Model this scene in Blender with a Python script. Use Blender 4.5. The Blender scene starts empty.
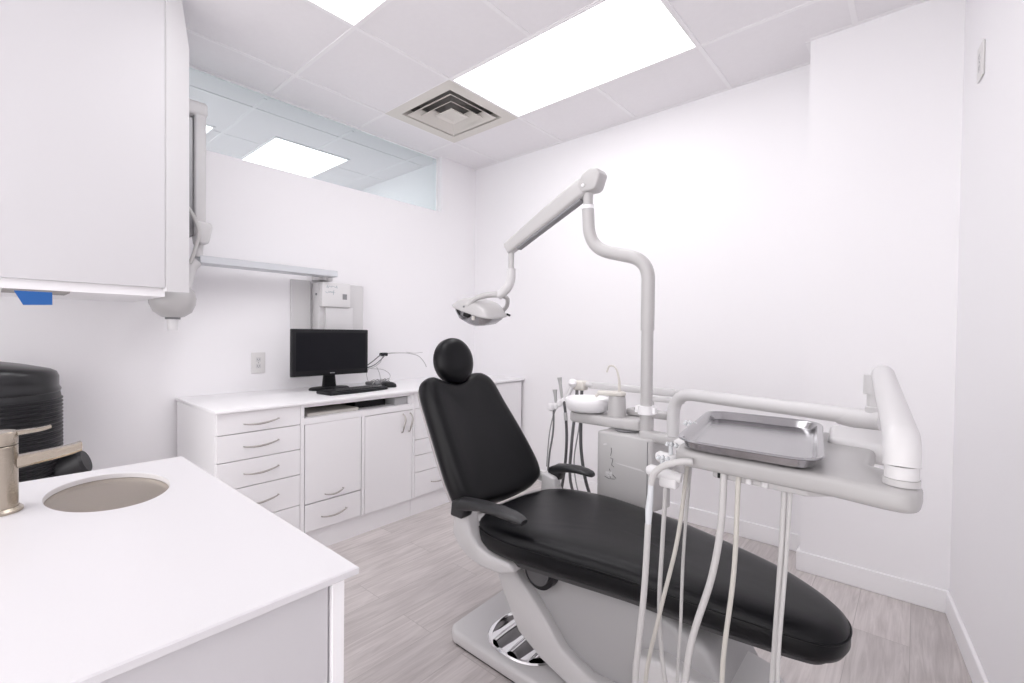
import bpy, bmesh, math, random
from mathutils import Vector, Matrix
random.seed(7)
PI = math.pi
S = bpy.context.scene
COL = S.collection

# ------------------------------------------------------------------ camera
CZ = 1.20486
cam_d = bpy.data.cameras.new('camera')
cam = bpy.data.objects.new('camera', cam_d); COL.objects.link(cam); S.camera = cam
RT = Vector((0.7389772, 0.67365081, 0.01035826)); UP = Vector((-0.0189583, 0.00542345, 0.99980557)); FW = Vector((-0.67346365, 0.73902989, -0.01677908))
cam.matrix_world = Matrix(((RT.x, UP.x, -FW.x, 0), (RT.y, UP.y, -FW.y, 0), (RT.z, UP.z, -FW.z, CZ), (0, 0, 0, 1)))
cam_d.sensor_width = 36; cam_d.sensor_fit = 'HORIZONTAL'
cam_d.lens = 467.974 / 1024 * 36
cam_d.shift_x = (512 - 491.218) / 1024
cam_d.clip_start = 0.02

# ------------------------------------------------------------------ world and exposure
w = bpy.data.worlds.new('world'); S.world = w; w.use_nodes = True
w.node_tree.nodes['Background'].inputs[0].default_value = (1.0, 0.975, 0.985, 1)
w.node_tree.nodes['Background'].inputs[1].default_value = 2.2
S.view_settings.view_transform = 'Standard'; S.view_settings.look = 'None'
S.view_settings.gamma = 1; S.view_settings.use_curve_mapping = False
S.view_settings.exposure = 0.23
PANEL = 4.5

# ------------------------------------------------------------------ materials
MATS = {}
def mat(name, col, rough=0.5, metal=0, bump=0, bscale=200, spec=0.5, coat=0, var=0, vscale=6, trans=0, emis=0, alpha=1):
    if name in MATS: return MATS[name]
    m = bpy.data.materials.new(name); m.use_nodes = True
    n = m.node_tree.nodes; l = m.node_tree.links; b = n['Principled BSDF']
    b.inputs['Base Color'].default_value = (*col, 1); b.inputs['Roughness'].default_value = rough
    b.inputs['Metallic'].default_value = metal; b.inputs['Specular IOR Level'].default_value = spec
    b.inputs['Coat Weight'].default_value = coat
    b.inputs['Transmission Weight'].default_value = trans
    if emis:
        b.inputs['Emission Color'].default_value = (*col, 1); b.inputs['Emission Strength'].default_value = emis
    tc = n.new('ShaderNodeTexCoord')
    if var:
        nz = n.new('ShaderNodeTexNoise'); nz.inputs['Scale'].default_value = vscale; nz.inputs['Detail'].default_value = 4
        l.new(tc.outputs['Object'], nz.inputs['Vector'])
        r = n.new('ShaderNodeMapRange'); r.inputs[3].default_value = 1 - var; r.inputs[4].default_value = 1 + var
        l.new(nz.outputs['Fac'], r.inputs[0])
        v = n.new('ShaderNodeVectorMath'); v.operation = 'SCALE'; v.inputs[0].default_value = col
        l.new(r.outputs[0], v.inputs['Scale']); l.new(v.outputs[0], b.inputs['Base Color'])
    if bump:
        nz = n.new('ShaderNodeTexNoise'); nz.inputs['Scale'].default_value = bscale; nz.inputs['Detail'].default_value = 3
        l.new(tc.outputs['Object'], nz.inputs['Vector'])
        bp = n.new('ShaderNodeBump'); bp.inputs['Strength'].default_value = bump; bp.inputs['Distance'].default_value = 0.002
        l.new(nz.outputs['Fac'], bp.inputs['Height']); l.new(bp.outputs[0], b.inputs['Normal'])
    MATS[name] = m; return m

WALL = mat('wall_paint', (.915, .902, .922), .65, bump=.12, bscale=260)
CEIL = mat('ceiling_tile', (.86, .84, .86), .9, bump=.25, bscale=420, var=.02, vscale=40)
GRID = mat('ceiling_grid', (.90, .885, .90), .6)
TRIM = mat('trim_paint', (.93, .92, .935), .4)
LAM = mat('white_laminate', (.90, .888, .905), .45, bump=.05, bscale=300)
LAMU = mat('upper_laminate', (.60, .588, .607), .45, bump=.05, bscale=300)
LAMD = mat('cabinet_inside', (.55, .54, .55), .6)
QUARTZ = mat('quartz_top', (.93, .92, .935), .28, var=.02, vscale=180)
PLAS = mat('ivory_plastic', (.52, .508, .508), .32, coat=.15)
PLASW = mat('white_plastic', (.66, .65, .655), .35)
ENAM = mat('grey_enamel', (.52, .51, .51), .35, coat=.3)
DARKP = mat('dark_plastic', (.012, .012, .014), .45, spec=.25)
BASEW = mat('base_white', (.60, .59, .592), .35, coat=.3)
GREYP = mat('grey_plastic', (.25, .25, .26), .5)
BEIGE = mat('beige_metal', (.72, .69, .645), .5)
CHROME = mat('chrome', (.75, .75, .76), .12, metal=1)
STEEL = mat('tray_steel', (.38, .375, .385), .17, metal=1, bump=.08, bscale=500)
NICKEL = mat('brushed_nickel', (.47, .415, .345), .27, metal=1, bump=.15, bscale=300)
HANDLE = mat('satin_nickel', (.46, .43, .41), .35, metal=1)
SCREEN = mat('screen_black', (.006, .006, .009), .3, spec=.2)
HOSE = mat('white_hose', (.52, .51, .505), .45)
HOSEY = mat('cream_hose', (.54, .52, .48), .45)
HOSEG = mat('grey_hose', (.16, .16, .165), .45)
CLEAR = mat('clear_plastic', (.62, .64, .66), .15, coat=.5)
TAPE = mat('blue_tape', (.01, .10, .35), .6, bump=.2)
INK = mat('ink', (.18, .28, .34), .6)
ALU = mat('aluminium', (.66, .68, .71), .35, metal=.25)
VOID = mat('duct_dark', (.22, .21, .20), .8)

def leather():
    m = mat('black_leather', (.003, .003, .0042), .33, spec=.24)
    n = m.node_tree.nodes; l = m.node_tree.links; b = n['Principled BSDF']
    tc = n.new('ShaderNodeTexCoord'); v = n.new('ShaderNodeTexVoronoi'); v.inputs['Scale'].default_value = 420
    l.new(tc.outputs['Object'], v.inputs['Vector'])
    nz = n.new('ShaderNodeTexNoise'); nz.inputs['Scale'].default_value = 9; l.new(tc.outputs['Object'], nz.inputs['Vector'])
    ad = n.new('ShaderNodeMath'); ad.operation = 'MULTIPLY_ADD'; ad.inputs[1].default_value = .18
    l.new(v.outputs['Distance'], ad.inputs[0]); l.new(nz.outputs['Fac'], ad.inputs[2])
    bp = n.new('ShaderNodeBump'); bp.inputs['Strength'].default_value = .3; bp.inputs['Distance'].default_value = .004
    l.new(ad.outputs[0], bp.inputs['Height']); l.new(bp.outputs[0], b.inputs['Normal'])
    return m
LEATHER = leather()

def floor_mat():
    m = bpy.data.materials.new('grey_oak_plank'); m.use_nodes = True
    n = m.node_tree.nodes; l = m.node_tree.links; b = n['Principled BSDF']
    tc = n.new('ShaderNodeTexCoord')
    mp = n.new('ShaderNodeMapping'); mp.inputs['Rotation'].default_value = (0, 0, PI / 2)
    l.new(tc.outputs['Object'], mp.inputs['Vector'])
    br = n.new('ShaderNodeTexBrick'); br.offset = .37; br.inputs['Scale'].default_value = 1
    br.inputs['Brick Width'].default_value = 1.22; br.inputs['Row Height'].default_value = .178
    br.inputs['Mortar Size'].default_value = .0012; br.inputs['Mortar Smooth'].default_value = .3
    br.inputs['Color1'].default_value = (0, 0, 0, 1); br.inputs['Color2'].default_value = (1, 1, 1, 1); br.inputs['Mortar'].default_value = (.5, .5, .5, 1)
    l.new(mp.outputs[0], br.inputs['Vector'])
    # grain: noise stretched along the plank, offset per plank
    mp2 = n.new('ShaderNodeMapping'); mp2.inputs['Scale'].default_value = (22, 1.6, 1)
    ad = n.new('ShaderNodeVectorMath'); ad.operation = 'ADD'
    l.new(tc.outputs['Object'], ad.inputs[0])
    sc = n.new('ShaderNodeVectorMath'); sc.operation = 'SCALE'; sc.inputs['Scale'].default_value = 3.1
    l.new(br.outputs['Color'], sc.inputs[0]); l.new(sc.outputs[0], ad.inputs[1])
    l.new(ad.outputs[0], mp2.inputs['Vector'])
    g = n.new('ShaderNodeTexNoise'); g.inputs['Scale'].default_value = 1.6; g.inputs['Detail'].default_value = 8; g.inputs['Distortion'].default_value = 1.4; g.inputs['Roughness'].default_value = .62
    l.new(mp2.outputs[0], g.inputs['Vector'])
    mp3 = n.new('ShaderNodeMapping'); mp3.inputs['Scale'].default_value = (90, 3, 1); l.new(ad.outputs[0], mp3.inputs['Vector'])
    g2 = n.new('ShaderNodeTexNoise'); g2.inputs['Scale'].default_value = 2; g2.inputs['Detail'].default_value = 4; l.new(mp3.outputs[0], g2.inputs['Vector'])
    mp4 = n.new('ShaderNodeMapping'); mp4.inputs['Scale'].default_value = (6, .8, 1); l.new(ad.outputs[0], mp4.inputs['Vector'])
    wv = n.new('ShaderNodeTexWave'); wv.wave_type = 'RINGS'; wv.inputs['Scale'].default_value = 1.3; wv.inputs['Distortion'].default_value = 5; wv.inputs['Detail'].default_value = 3
    l.new(mp4.outputs[0], wv.inputs['Vector'])
    m1 = n.new('ShaderNodeMath'); m1.operation = 'MULTIPLY_ADD'; m1.inputs[1].default_value = .35; l.new(g2.outputs['Fac'], m1.inputs[0]); l.new(g.outputs['Fac'], m1.inputs[2])
    m2 = n.new('ShaderNodeMath'); m2.operation = 'MULTIPLY_ADD'; m2.inputs[1].default_value = .08; l.new(wv.outputs['Fac'], m2.inputs[0]); l.new(m1.outputs[0], m2.inputs[2])
    r = n.new('ShaderNodeValToRGB'); l.new(m2.outputs[0], r.inputs[0])
    r.color_ramp.elements[0].position = .45; r.color_ramp.elements[0].color = (.46, .42, .412, 1)
    r.color_ramp.elements[1].position = .90; r.color_ramp.elements[1].color = (.66, .615, .605, 1)
    mx = n.new('ShaderNodeMix'); mx.data_type = 'RGBA'; mx.blend_type = 'MULTIPLY'; mx.inputs[0].default_value = 1
    r2 = n.new('ShaderNodeMapRange'); r2.inputs[3].default_value = .90; r2.inputs[4].default_value = 1.08
    l.new(br.outputs['Color'], r2.inputs[0]); l.new(r.outputs[0], mx.inputs[6]); l.new(r2.outputs[0], mx.inputs[7])
    mx2 = n.new('ShaderNodeMix'); mx2.data_type = 'RGBA'; mx2.inputs[7].default_value = (.22, .2, .19, 1)
    mf = n.new('ShaderNodeMath'); mf.operation = 'MULTIPLY'; mf.inputs[1].default_value = .5; l.new(br.outputs['Fac'], mf.inputs[0])
    l.new(mf.outputs[0], mx2.inputs[0]); l.new(mx.outputs[2], mx2.inputs[6]); l.new(mx2.outputs[2], b.inputs['Base Color'])
    b.inputs['Roughness'].default_value = .5
    bp = n.new('ShaderNodeBump'); bp.inputs['Strength'].default_value = .15; bp.inputs['Distance'].default_value = .002
    l.new(m1.outputs[0], bp.inputs['Height']); l.new(bp.outputs[0], b.inputs['Normal'])
    return m
FLOOR = floor_mat()

def glow(name, strength):
    m = bpy.data.materials.new(name); m.use_nodes = True; n = m.node_tree.nodes; l = m.node_tree.links
    n.clear(); e = n.new('ShaderNodeEmission'); e.inputs[0].default_value = (1, .985, 1, 1); e.inputs[1].default_value = strength
    o = n.new('ShaderNodeOutputMaterial'); l.new(e.outputs[0], o.inputs[0]); return m
LIGHT = glow('light_diffuser', PANEL)

def glass_mat():
    m = bpy.data.materials.new('transom_glass'); m.use_nodes = True; n = m.node_tree.nodes; l = m.node_tree.links
    n.clear(); t = n.new('ShaderNodeBsdfTransparent'); t.inputs[0].default_value = (.82, .86, .865, 1)
    g = n.new('ShaderNodeBsdfGlossy'); g.inputs['Roughness'].default_value = .02; g.inputs[0].default_value = (.9, .95, .95, 1)
    f = n.new('ShaderNodeFresnel'); f.inputs[0].default_value = 1.12
    mx = n.new('ShaderNodeMixShader'); o = n.new('ShaderNodeOutputMaterial')
    l.new(f.outputs[0], mx.inputs[0]); l.new(t.outputs[0], mx.inputs[1]); l.new(g.outputs[0], mx.inputs[2]); l.new(mx.outputs[0], o.inputs[0])
    return m
GLASS = glass_mat()

# ------------------------------------------------------------------ helpers
def link(name, me, m, parent=None):
    o = bpy.data.objects.new(name, me); COL.objects.link(o)
    if m: me.materials.append(m)
    if parent: o.parent = parent
    return o

class MB:
    """collects shapes and links them as ONE mesh object"""
    def __init__(s): s.bm = bmesh.new()
    def add(s, verts, faces):
        vs = [s.bm.verts.new(v) for v in verts]
        for f in faces:
            try: s.bm.faces.new([vs[i] for i in f])
            except ValueError: pass
        return vs
    def box(s, a, b, bev=0, seg=2, M=None):
        t = bmesh.new(); bmesh.ops.create_cube(t, size=1)
        a, b = Vector(a), Vector(b); c = (a + b) / 2; d = b - a
        for v in t.verts: v.co = Vector((v.co.x * d.x, v.co.y * d.y, v.co.z * d.z)) + c
        if bev: bmesh.ops.bevel(t, geom=t.edges[:], offset=bev, segments=seg, affect='EDGES', profile=.5)
        s.merge(t, M); return s
    def merge(s, t, M=None):
        if M: t.transform(M)
        me = bpy.data.meshes.new('tmp'); t.to_mesh(me); t.free(); s.bm.from_mesh(me); bpy.data.meshes.remove(me)
    def prism(s, pts, axis, a, b, bev=0, seg=2, M=None):
        """polygon pts (2-D) extruded along axis from a to b"""
        def P(p, t):
            return {'x': (t, p[0], p[1]), 'y': (p[0], t, p[1]), 'z': (p[0], p[1], t)}[axis]
        t = bmesh.new(); n = len(pts)
        A = [t.verts.new(P(p, a)) for p in pts]; B = [t.verts.new(P(p, b)) for p in pts]
        t.faces.new(A); t.faces.new(B[::-1])
        for i in range(n): t.faces.new((A[i], B[i], B[(i + 1) % n], A[(i + 1) % n]))
        bmesh.ops.recalc_face_normals(t, faces=t.faces[:])
        if bev:
            es = [e for e in t.edges if e.calc_face_angle(0) > .35]
            bmesh.ops.bevel(t, geom=es, offset=bev, segments=seg, affect='EDGES', profile=.5, clamp_overlap=True)
        s.merge(t, M); return s
    def loft(s, rings, cap=True, closed=True):
        n = len(rings[0]); V = [[s.bm.verts.new(p) for p in r] for r in rings]
        for i in range(len(V) - 1):
            for j in range(n if closed else n - 1):
                k = (j + 1) % n
                try: s.bm.faces.new((V[i][j], V[i][k], V[i + 1][k], V[i + 1][j]))
                except ValueError: pass
        if cap:
            s.bm.faces.new(V[0][::-1]); s.bm.faces.new(V[-1])
        return s
    def tube(s, pts, r, n=16, cap=True):
        pts = [Vector(p) for p in pts]
        rs = r if isinstance(r, (list, tuple)) else [r] * len(pts)
        T = []
        for i in range(len(pts)):
            a = pts[max(i - 1, 0)]; b = pts[min(i + 1, len(pts) - 1)]; T.append((b - a).normalized())
        up = Vector((0, 0, 1)) if abs(T[0].z) < .9 else Vector((1, 0, 0))
        u = T[0].cross(up).normalized(); rings = []
        for i, p in enumerate(pts):
            u = (u - T[i] * u.dot(T[i])).normalized(); v = T[i].cross(u)
            rings.append([p + (u * math.cos(2 * PI * k / n) + v * math.sin(2 * PI * k / n)) * rs[i] for k in range(n)])
        return s.loft(rings, cap)
    def lathe(s, prof, c, n=32, M=None):
        """prof: (r, z) pairs about the vertical axis at c"""
        c = Vector(c); rings = []
        for r, z in prof:
            rings.append([Vector((c.x + r * math.cos(2 * PI * k / n), c.y + r * math.sin(2 * PI * k / n), c.z + z)) for k in range(n)])
        if M: rings = [[M @ p for p in r] for r in rings]
        return s.loft(rings, True)
    def build(s, name, m, parent=None, smooth=True, ang=40, sub=0):
        bmesh.ops.recalc_face_normals(s.bm, faces=s.bm.faces[:])
        me = bpy.data.meshes.new(name); s.bm.to_mesh(me); s.bm.free()
        if smooth:
            me.shade_smooth(); me.set_sharp_from_angle(angle=math.radians(ang))
        o = link(name, me, m, parent)
        if sub:
            md = o.modifiers.new('sub', 'SUBSURF'); md.levels = sub; md.render_levels = sub
        return o

def smooth_path(pts, n=8):
    """Catmull-Rom through pts"""
    P = [Vector(p) for p in pts]; P = [P[0] * 2 - P[1]] + P + [P[-1] * 2 - P[-2]]; out = []
    for i in range(1, len(P) - 2):
        for k in range(n):
            t = k / n; a, b, c, d = P[i - 1], P[i], P[i + 1], P[i + 2]
            out.append(.5 * ((2 * b) + (c - a) * t + (2 * a - 5 * b + 4 * c - d) * t * t + (3 * b - a - 3 * c + d) * t ** 3))
    out.append(P[-2]); return out

def fillet(pts, r, n=8):
    """polyline with rounded corners"""
    P = [Vector(p) for p in pts]; out = [P[0]]
    rr = r if isinstance(r, (list, tuple)) else [r] * (len(P) - 2)
    for i in range(1, len(P) - 1):
        a = (P[i - 1] - P[i]); b = (P[i + 1] - P[i]); k = rr[i - 1]
        A = P[i] + a.normalized() * k; B = P[i] + b.normalized() * k
        for j in range(n + 1):
            t = j / n; out.append((1 - t) ** 2 * A + 2 * t * (1 - t) * P[i] + t * t * B)
    out.append(P[-1]); return out

def tag(o, label=None, cat=None, group=None, kind=None):
    if label: o['label'] = label
    if cat: o['category'] = cat
    if group: o['group'] = group
    if kind: o['kind'] = kind
    return o
def thing(name, loc, label, cat, rz=0, group=None):
    o = bpy.data.objects.new(name, None); COL.objects.link(o); o.location = loc; o.rotation_euler = (0, 0, rz)
    o.empty_display_size = .1
    return tag(o, label, cat, group)
def struct(name, mb, m, smooth=False):
    return tag(mb.build(name, m, smooth=smooth), kind='structure')
class W:
    """context that lets a thing's parts be given in world coordinates"""
def rel(o):
    """move the mesh children of thing o (and their children), modelled in world coordinates, into o's frame"""
    M = (Matrix.Translation(o.location) @ Matrix.Rotation(o.rotation_euler.z, 4, 'Z')).inverted()
    done = set()
    def go(p):
        for c in [x for x in COL.objects if x.parent == p]:
            if c.type == 'MESH' and c.data.name not in done:
                done.add(c.data.name); c.data.transform(M)
            go(c)
    go(o)

# ------------------------------------------------------------------ room
H = 2.7104; XL = -3.0323; YB = 3.0953; YJ = 2.8597; XJ = -.431; XC = .1236; YF = -1.3
TH = .12
RW = lambda y: XC + .1013 * (YJ - y)       # the right wall runs slightly outward
struct('floor', MB().box((-5.9, YF, -.1), (1.0, YB + TH, 0)), FLOOR)
# left wall with the transom opening
zw, yw = 2.239, 2.676
lw = MB()
lw.box((XL - TH, YF, 0), (XL, YB, zw)); lw.box((XL - TH, yw, zw), (XL, YB, H))
struct('wall_left', lw, WALL)
bw = MB(); bw.box((XL - TH, YB, 0), (XJ, YB + TH, H)); bw.box((XJ, YJ, 0), (XC + .12, YB + TH, H))
struct('wall_back', bw, WALL)
rw = MB(); rw.prism([(RW(YJ), YJ), (RW(YF), YF), (RW(YF) + TH, YF), (RW(YJ) + TH, YJ)], 'z', 0, H)
struct('wall_right', rw, WALL)
# window
wf = MB(); e = .012
wf.box((XL - .075, YF, zw), (XL - .045, yw, zw + e)); wf.box((XL - .075, yw - e, zw), (XL - .045, yw, H))
wf.box((XL - .075, YF, H - .008), (XL - .045, yw, H))
win = struct('window_1', wf, TRIM)
g = MB().box((XL - .063, YF, zw + e), (XL - .057, yw - e, H - .008)).build('glass_pane', GLASS, win, smooth=False)
# room beyond
bx = MB(); bx.box((-5.9, 2.735, 0), (XL - TH, 2.735 + .1, H)); bx.box((-5.9, YF, 0), (-5.8, 2.735, H))
struct('wall_far_room', bx, WALL)

# ceiling slab with openings for vent and lights: built as tiles between the grid lines
GX = [-5.8, -5.17, -4.56, -3.95, -3.34, -2.735, -2.08, -1.475, -.868, -.25, .75]
GY = [YF, -.63, 0, .63, 1.262, 1.897, 2.535, YB + .02]
lights = [(-2.08, -.868, 1.897, 2.535), (-2.08, -.868, .63, 1.262), (-4.90, -3.685, 1.55, 2.195), (-5.05, -3.855, .57, 1.19)]
def hole(x0, x1, y0, y1):
    cx, cy = (x0 + x1) / 2, (y0 + y1) / 2
    for a, b, c, d in lights[:2] + [(-2.735, -2.08, 1.897, 2.535)]:
        if a < cx < b and c < cy < d: return True
ct = MB()
for i in range(len(GX) - 1):
    for j in range(len(GY) - 1):
        if GX[i + 1] <= XL and False: continue
        if not hole(GX[i], GX[i + 1], GY[j], GY[j + 1]):
            ct.box((GX[i], GY[j], H), (GX[i + 1], GY[j + 1], H + .02))
struct('ceiling', ct, CEIL)
gr = MB(); hw = .011
def gline(x0, y0, x1, y1):
    zz = random.uniform(0, .0012)
    gr.box((min(x0, x1) - (hw if x0 == x1 else 0), min(y0, y1) - (hw if y0 == y1 else 0), H - .0028 - zz), (max(x0, x1) + (hw if x0 == x1 else 0), max(y0, y1) + (hw if y0 == y1 else 0), H + .001 + zz))
for y in GY[1:-1]: gline(-5.8, y, XL - TH, y) if y < 2.6 else None
for y in GY[1:-1]: gline(XL, y, .55, y)
for x in GX[5:-1]:
    if x == -1.475:
        gline(x, YF, x, .63); gline(x, 1.262, x, 1.897); gline(x, 2.535, x, YB)
    elif x < -.3: gline(x, YF, x, YB)
    else: gline(x, YF, x, YJ)
for x in GX[1:5]: gline(x, YF, x, 2.73)
gline(XL, YB - .011, XJ, YB - .011); gline(XJ, YJ - .011, XC, YJ - .011); gline(XJ - .011, YJ, XJ - .011, YB)
struct('trim_1', gr, GRID)
bb = MB(); b_h = .100; t = .013
def prof(): return
bb.box((-2.43, YB - t, 0), (XJ - t, YB, b_h), .003, 1); struct('baseboard_back', bb, TRIM)
bb = MB(); bb.box((XJ - t, YJ - t, 0), (XC - .001, YJ, b_h), .003, 1); bb.box((XJ - t, YJ, 0), (XJ, YB - t, b_h), .003, 1); struct('baseboard_jog', bb, TRIM)
bb = MB(); bb.prism([(RW(YJ - t), YJ - t), (RW(YF), YF), (RW(YF) - t, YF), (RW(YJ - t) - t, YJ - t)], 'z', 0, b_h, .003, 1); struct('baseboard_right', bb, TRIM)
bb = MB(); bb.box((XL, YF, 0), (XL + t, .70, b_h), .003, 1); struct('baseboard_left', bb, TRIM)

# ------------------------------------------------------------------ ceiling lights and vent
LL = ['wide bright ceiling light panel beside the square air vent', 'bright ceiling light panel cut off by the top edge of the picture',
      'bright ceiling light seen through the glass above the wall', 'small corner of a second ceiling light seen through the glass near the cabinet']
for (x0, x1, y0, y1), lb in zip(lights, LL):
    adj = x1 < XL
    z = H - .004 if adj else H
    o = thing('ceiling_light', ((x0 + x1) / 2, (y0 + y1) / 2, z), lb, 'ceiling light')
    f = MB(); e = .014
    for a, b in (((x0, y0), (x1, y0 + e)), ((x0, y1 - e), (x1, y1)), ((x0, y0 + e), (x0 + e, y1 - e)), ((x1 - e, y0 + e), (x1, y1 - e))):
        f.box((a[0], a[1], z - .0052), (b[0], b[1], z + .012 if not adj else z + .004))
    f.build('frame', GRID, o, smooth=False)
    MB().box((x0 + e, y0 + e, z - .001), (x1 - e, y1 - e, z + .003)).build('diffuser', LIGHT, o, smooth=False)
    rel(o)

def vent():
    x0, x1, y0, y1 = -2.735, -2.08, 1.897, 2.535
    cx, cy = (x0 + x1) / 2, (y0 + y1) / 2; a = .305
    o = thing('air_vent', (cx, cy, H), 'square beige ceiling air diffuser with nested louvres', 'air vent')
    def ring(ra, za, rb, zb, th=.004):
        m = MB()
        def sq(r, z): return [(cx - r, cy - r, z), (cx + r, cy - r, z), (cx + r, cy + r, z), (cx - r, cy + r, z)]
        m.loft([sq(ra, za), sq(rb, zb), sq(rb, zb + th), sq(ra, za + th), sq(ra, za)], cap=False); return m
    m = MB()
    def sq(r, z): return [(cx - r, cy - r, z), (cx + r, cy - r, z), (cx + r, cy + r, z), (cx - r, cy + r, z)]
    m.loft([sq(.325, H - .004), sq(.245, H - .004), sq(.235, H + .045), sq(.325, H + .02), sq(.325, H - .004)], cap=False)
    m.build('frame', BEIGE, o, smooth=False)
    m = MB(); m.box((cx - .26, cy - .26, H + .10), (cx + .26, cy + .26, H + .11))
    for s in (-1, 1):
        m.box((cx + s * .25 - .01, cy - .26, H + .02), (cx + s * .25 + .01, cy + .26, H + .1)); m.box((cx - .26, cy + s * .25 - .01, H + .02), (cx + .26, cy + s * .25 + .01, H + .1))
    m.build('duct_box', VOID, o, smooth=False)
    for ra, rb in ((.215, .150), (.150, .090)):
        ring(ra, H - .010, rb, H + .032).build('louvre', BEIGE, o, smooth=False)
    m = MB(); m.loft([sq(.082, H - .012), sq(.055, H - .004), sq(.055, H + .004), sq(.082, H - .006), sq(.082, H - .012)], cap=False)
    m.box((cx - .057, cy - .057, H - .004), (cx + .057, cy + .057, H + .002)); m.build('centre_plate', BEIGE, o, smooth=False)
    rel(o)
vent()

# ------------------------------------------------------------------ wall cabinet run (left wall)
SK = Matrix.Translation((-2.40, .743, 0)) @ Matrix.Rotation(math.atan2(.045, 2.327), 4, 'Z')   # local: x outwards, y along the wall
ROT = math.atan2(.045, 2.327)
class LB(MB):
    pass
def lbox(mb, a, b, bev=0, seg=2): return mb.box(a, b, bev, seg, SK)
def cabinet(y0, y1, label):
    p = SK @ Vector((-.28, (y0 + y1) / 2, 0))
    return thing('base_cabinet', p, label, 'cabinet', ROT, 'built-in cabinets along the left wall')
ZT = .833; DEP = .585
def shift(y): return y - .743
def pull_h(parent, y, z, w=.165, x=.0):
    """wavy bow handle, horizontal"""
    pts = []
    for i in range(17):
        t = i / 16 - .5
        pts.append(SK @ Vector((x + .008 + .020 * math.sin(PI * (t + .5)) ** .6, y + t * w, z + .0045 * math.sin(t * PI) - .006 * math.cos(t * PI))))
    rr = [.0028 + .0022 * math.sin(PI * i / 16) for i in range(17)]
    m = MB().tube(pts, rr, 10)
    for t in (-.5, .5):
        c = SK @ Vector((x, y + t * w, z + .0045 * math.sin(t * PI))); d = SK @ Vector((x + .012, y + t * w, z + .0045 * math.sin(t * PI))); m.tube([c, d], .003, 8)
    return m.build('handle', HANDLE, parent)
def pull_v(parent, y, z, w=.115):
    pts = []
    for i in range(17):
        t = i / 16 - .5
        pts.append(SK @ Vector((.008 + .020 * math.sin(PI * (t + .5)) ** .6, y + .007 * math.sin(t * PI * 1.6), z + t * w)))
    m = MB().tube(pts, [.0035 + .0022 * math.sin(PI * i / 16) for i in range(17)], 10)
    for t in (0, 16):
        m.tube([pts[t], pts[t] + (SK.to_3x3() @ Vector((-.009, 0, 0)))], .004, 8)
    return m.build('handle', HANDLE, parent)
def front(parent, name, y0, y1, z0, z1, x0=-.018):
    return lbox(MB(), (x0, y0, z0), (.0, y1, z1), .0012, 1).build(name, LAM, parent, smooth=False)
def carcass(parent, y0, y1, z1=ZT - .0175, niche=None):
    m = MB(); p = .016; x0 = -DEP; x1 = -.0195
    lbox(m, (x0, y0, .115), (x1, y0 + p, z1)); lbox(m, (x0, y1 - p, .115), (x1, y1, z1)); lbox(m, (x0, y0 + p, .115), (x1, y1 - p, .131))
    lbox(m, (x0, y0 + p, .131), (x0 + .01, y1 - p, z1)); lbox(m, (x0 + .01, y0 + p, z1 - .012), (x1, y1 - p, z1))
    if niche: lbox(m, (x0 + .01, y0 + p, niche - .016), (x1, y1 - p, niche))
    o = m.build('carcass', LAM, parent, smooth=False)
    k = MB(); lbox(k, (x0, y0, 0), (-.02, y1, .1145)); k.build('plinth', LAM, parent, smooth=False)
# column 1: five drawers
c1 = cabinet(0, .415, 'white drawer cabinet of five drawers at the near end of the wall counter'); carcass(c1, .018, .413)
m = MB(); lbox(m, (-DEP, 0, 0), (-.0185, .0175, ZT - .017)); m.build('end_panel', LAM, c1, smooth=False)
dz = [.815, .711, .580, .446, .283, .122]
for i in range(5):
    d = front(c1, 'drawer', .003, .404, dz[i + 1] + .003, dz[i] - .001)
    zh = (dz[i] + dz[i + 1]) / 2 - .004 + (.008 if i else 0)
    pull_h(d, .205, zh)
rel(c1)
# column 2: niche over a tilting door and a drawer, and a tall door
c2 = cabinet(.415, 1.165, 'white cabinet with open slot shelf, one tall door and a drawer below the monitor')
carcass(c2, .415, 1.163, niche=.742)
m = MB(); lbox(m, (-.0185, .406, .122), (.001, .4265, ZT - .0175)); lbox(m, (-.0185, 1.163, .122), (.001, 1.178, ZT - .0175))
lbox(m, (-.0185, .4265, .800), (.001, 1.163, ZT - .0175)); lbox(m, (-.0185, .4265, .708), (.001, 1.163, .740)); lbox(m, (-.0185, .782, .122), (.001, .800, .708))
m.build('face_frame', LAM, c2, smooth=False)
d = front(c2, 'door', .432, .777, .277, .7065); pull_h(d, .603, .312, .11, 0)
d = front(c2, 'drawer', .432, .777, .124, .271); pull_h(d, .603, .193, .15, 0)
d = front(c2, 'door', .804, 1.160, .120, .704); pull_v(d, 1.080, .628); pull_v(d, 1.137, .627)
rel(c2)
# column 3: drawers partly behind the chair
c3 = cabinet(1.165, 1.66, 'white drawer cabinet partly hidden behind the chair backrest')
carcass(c3, 1.165, 1.655)
dz = [.815, .706, .500, .396, .283, .122]
for i in range(5):
    d = front(c3, 'drawer', 1.182, 1.655, dz[i + 1] + .003, dz[i] - .001)
    if i in (4,): pull_h(d, 1.41, (dz[i] + dz[i + 1]) / 2)
rel(c3)
c4 = cabinet(1.66, 2.335, 'white cabinet in the far corner of the room under the counter end')
carcass(c4, 1.66, 2.325)
for a, b, hy in ((1.662, 1.992, 1.96), (1.998, 2.322, 2.03)):
    d = front(c4, 'door', a, b, .122, .81); pull_v(d, hy, .66)
rel(c4)
# countertop reaches both walls
ct = MB().prism([(XL + .0005, .735), (-2.383, .733), (-2.431, YB - .0005), (XL + .0005, YB - .0005)], 'z', ZT - .016, ZT, .003, 2)
tag(ct.build('countertop', QUARTZ), 'long white countertop on the cabinets along the left wall', 'countertop')
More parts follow.
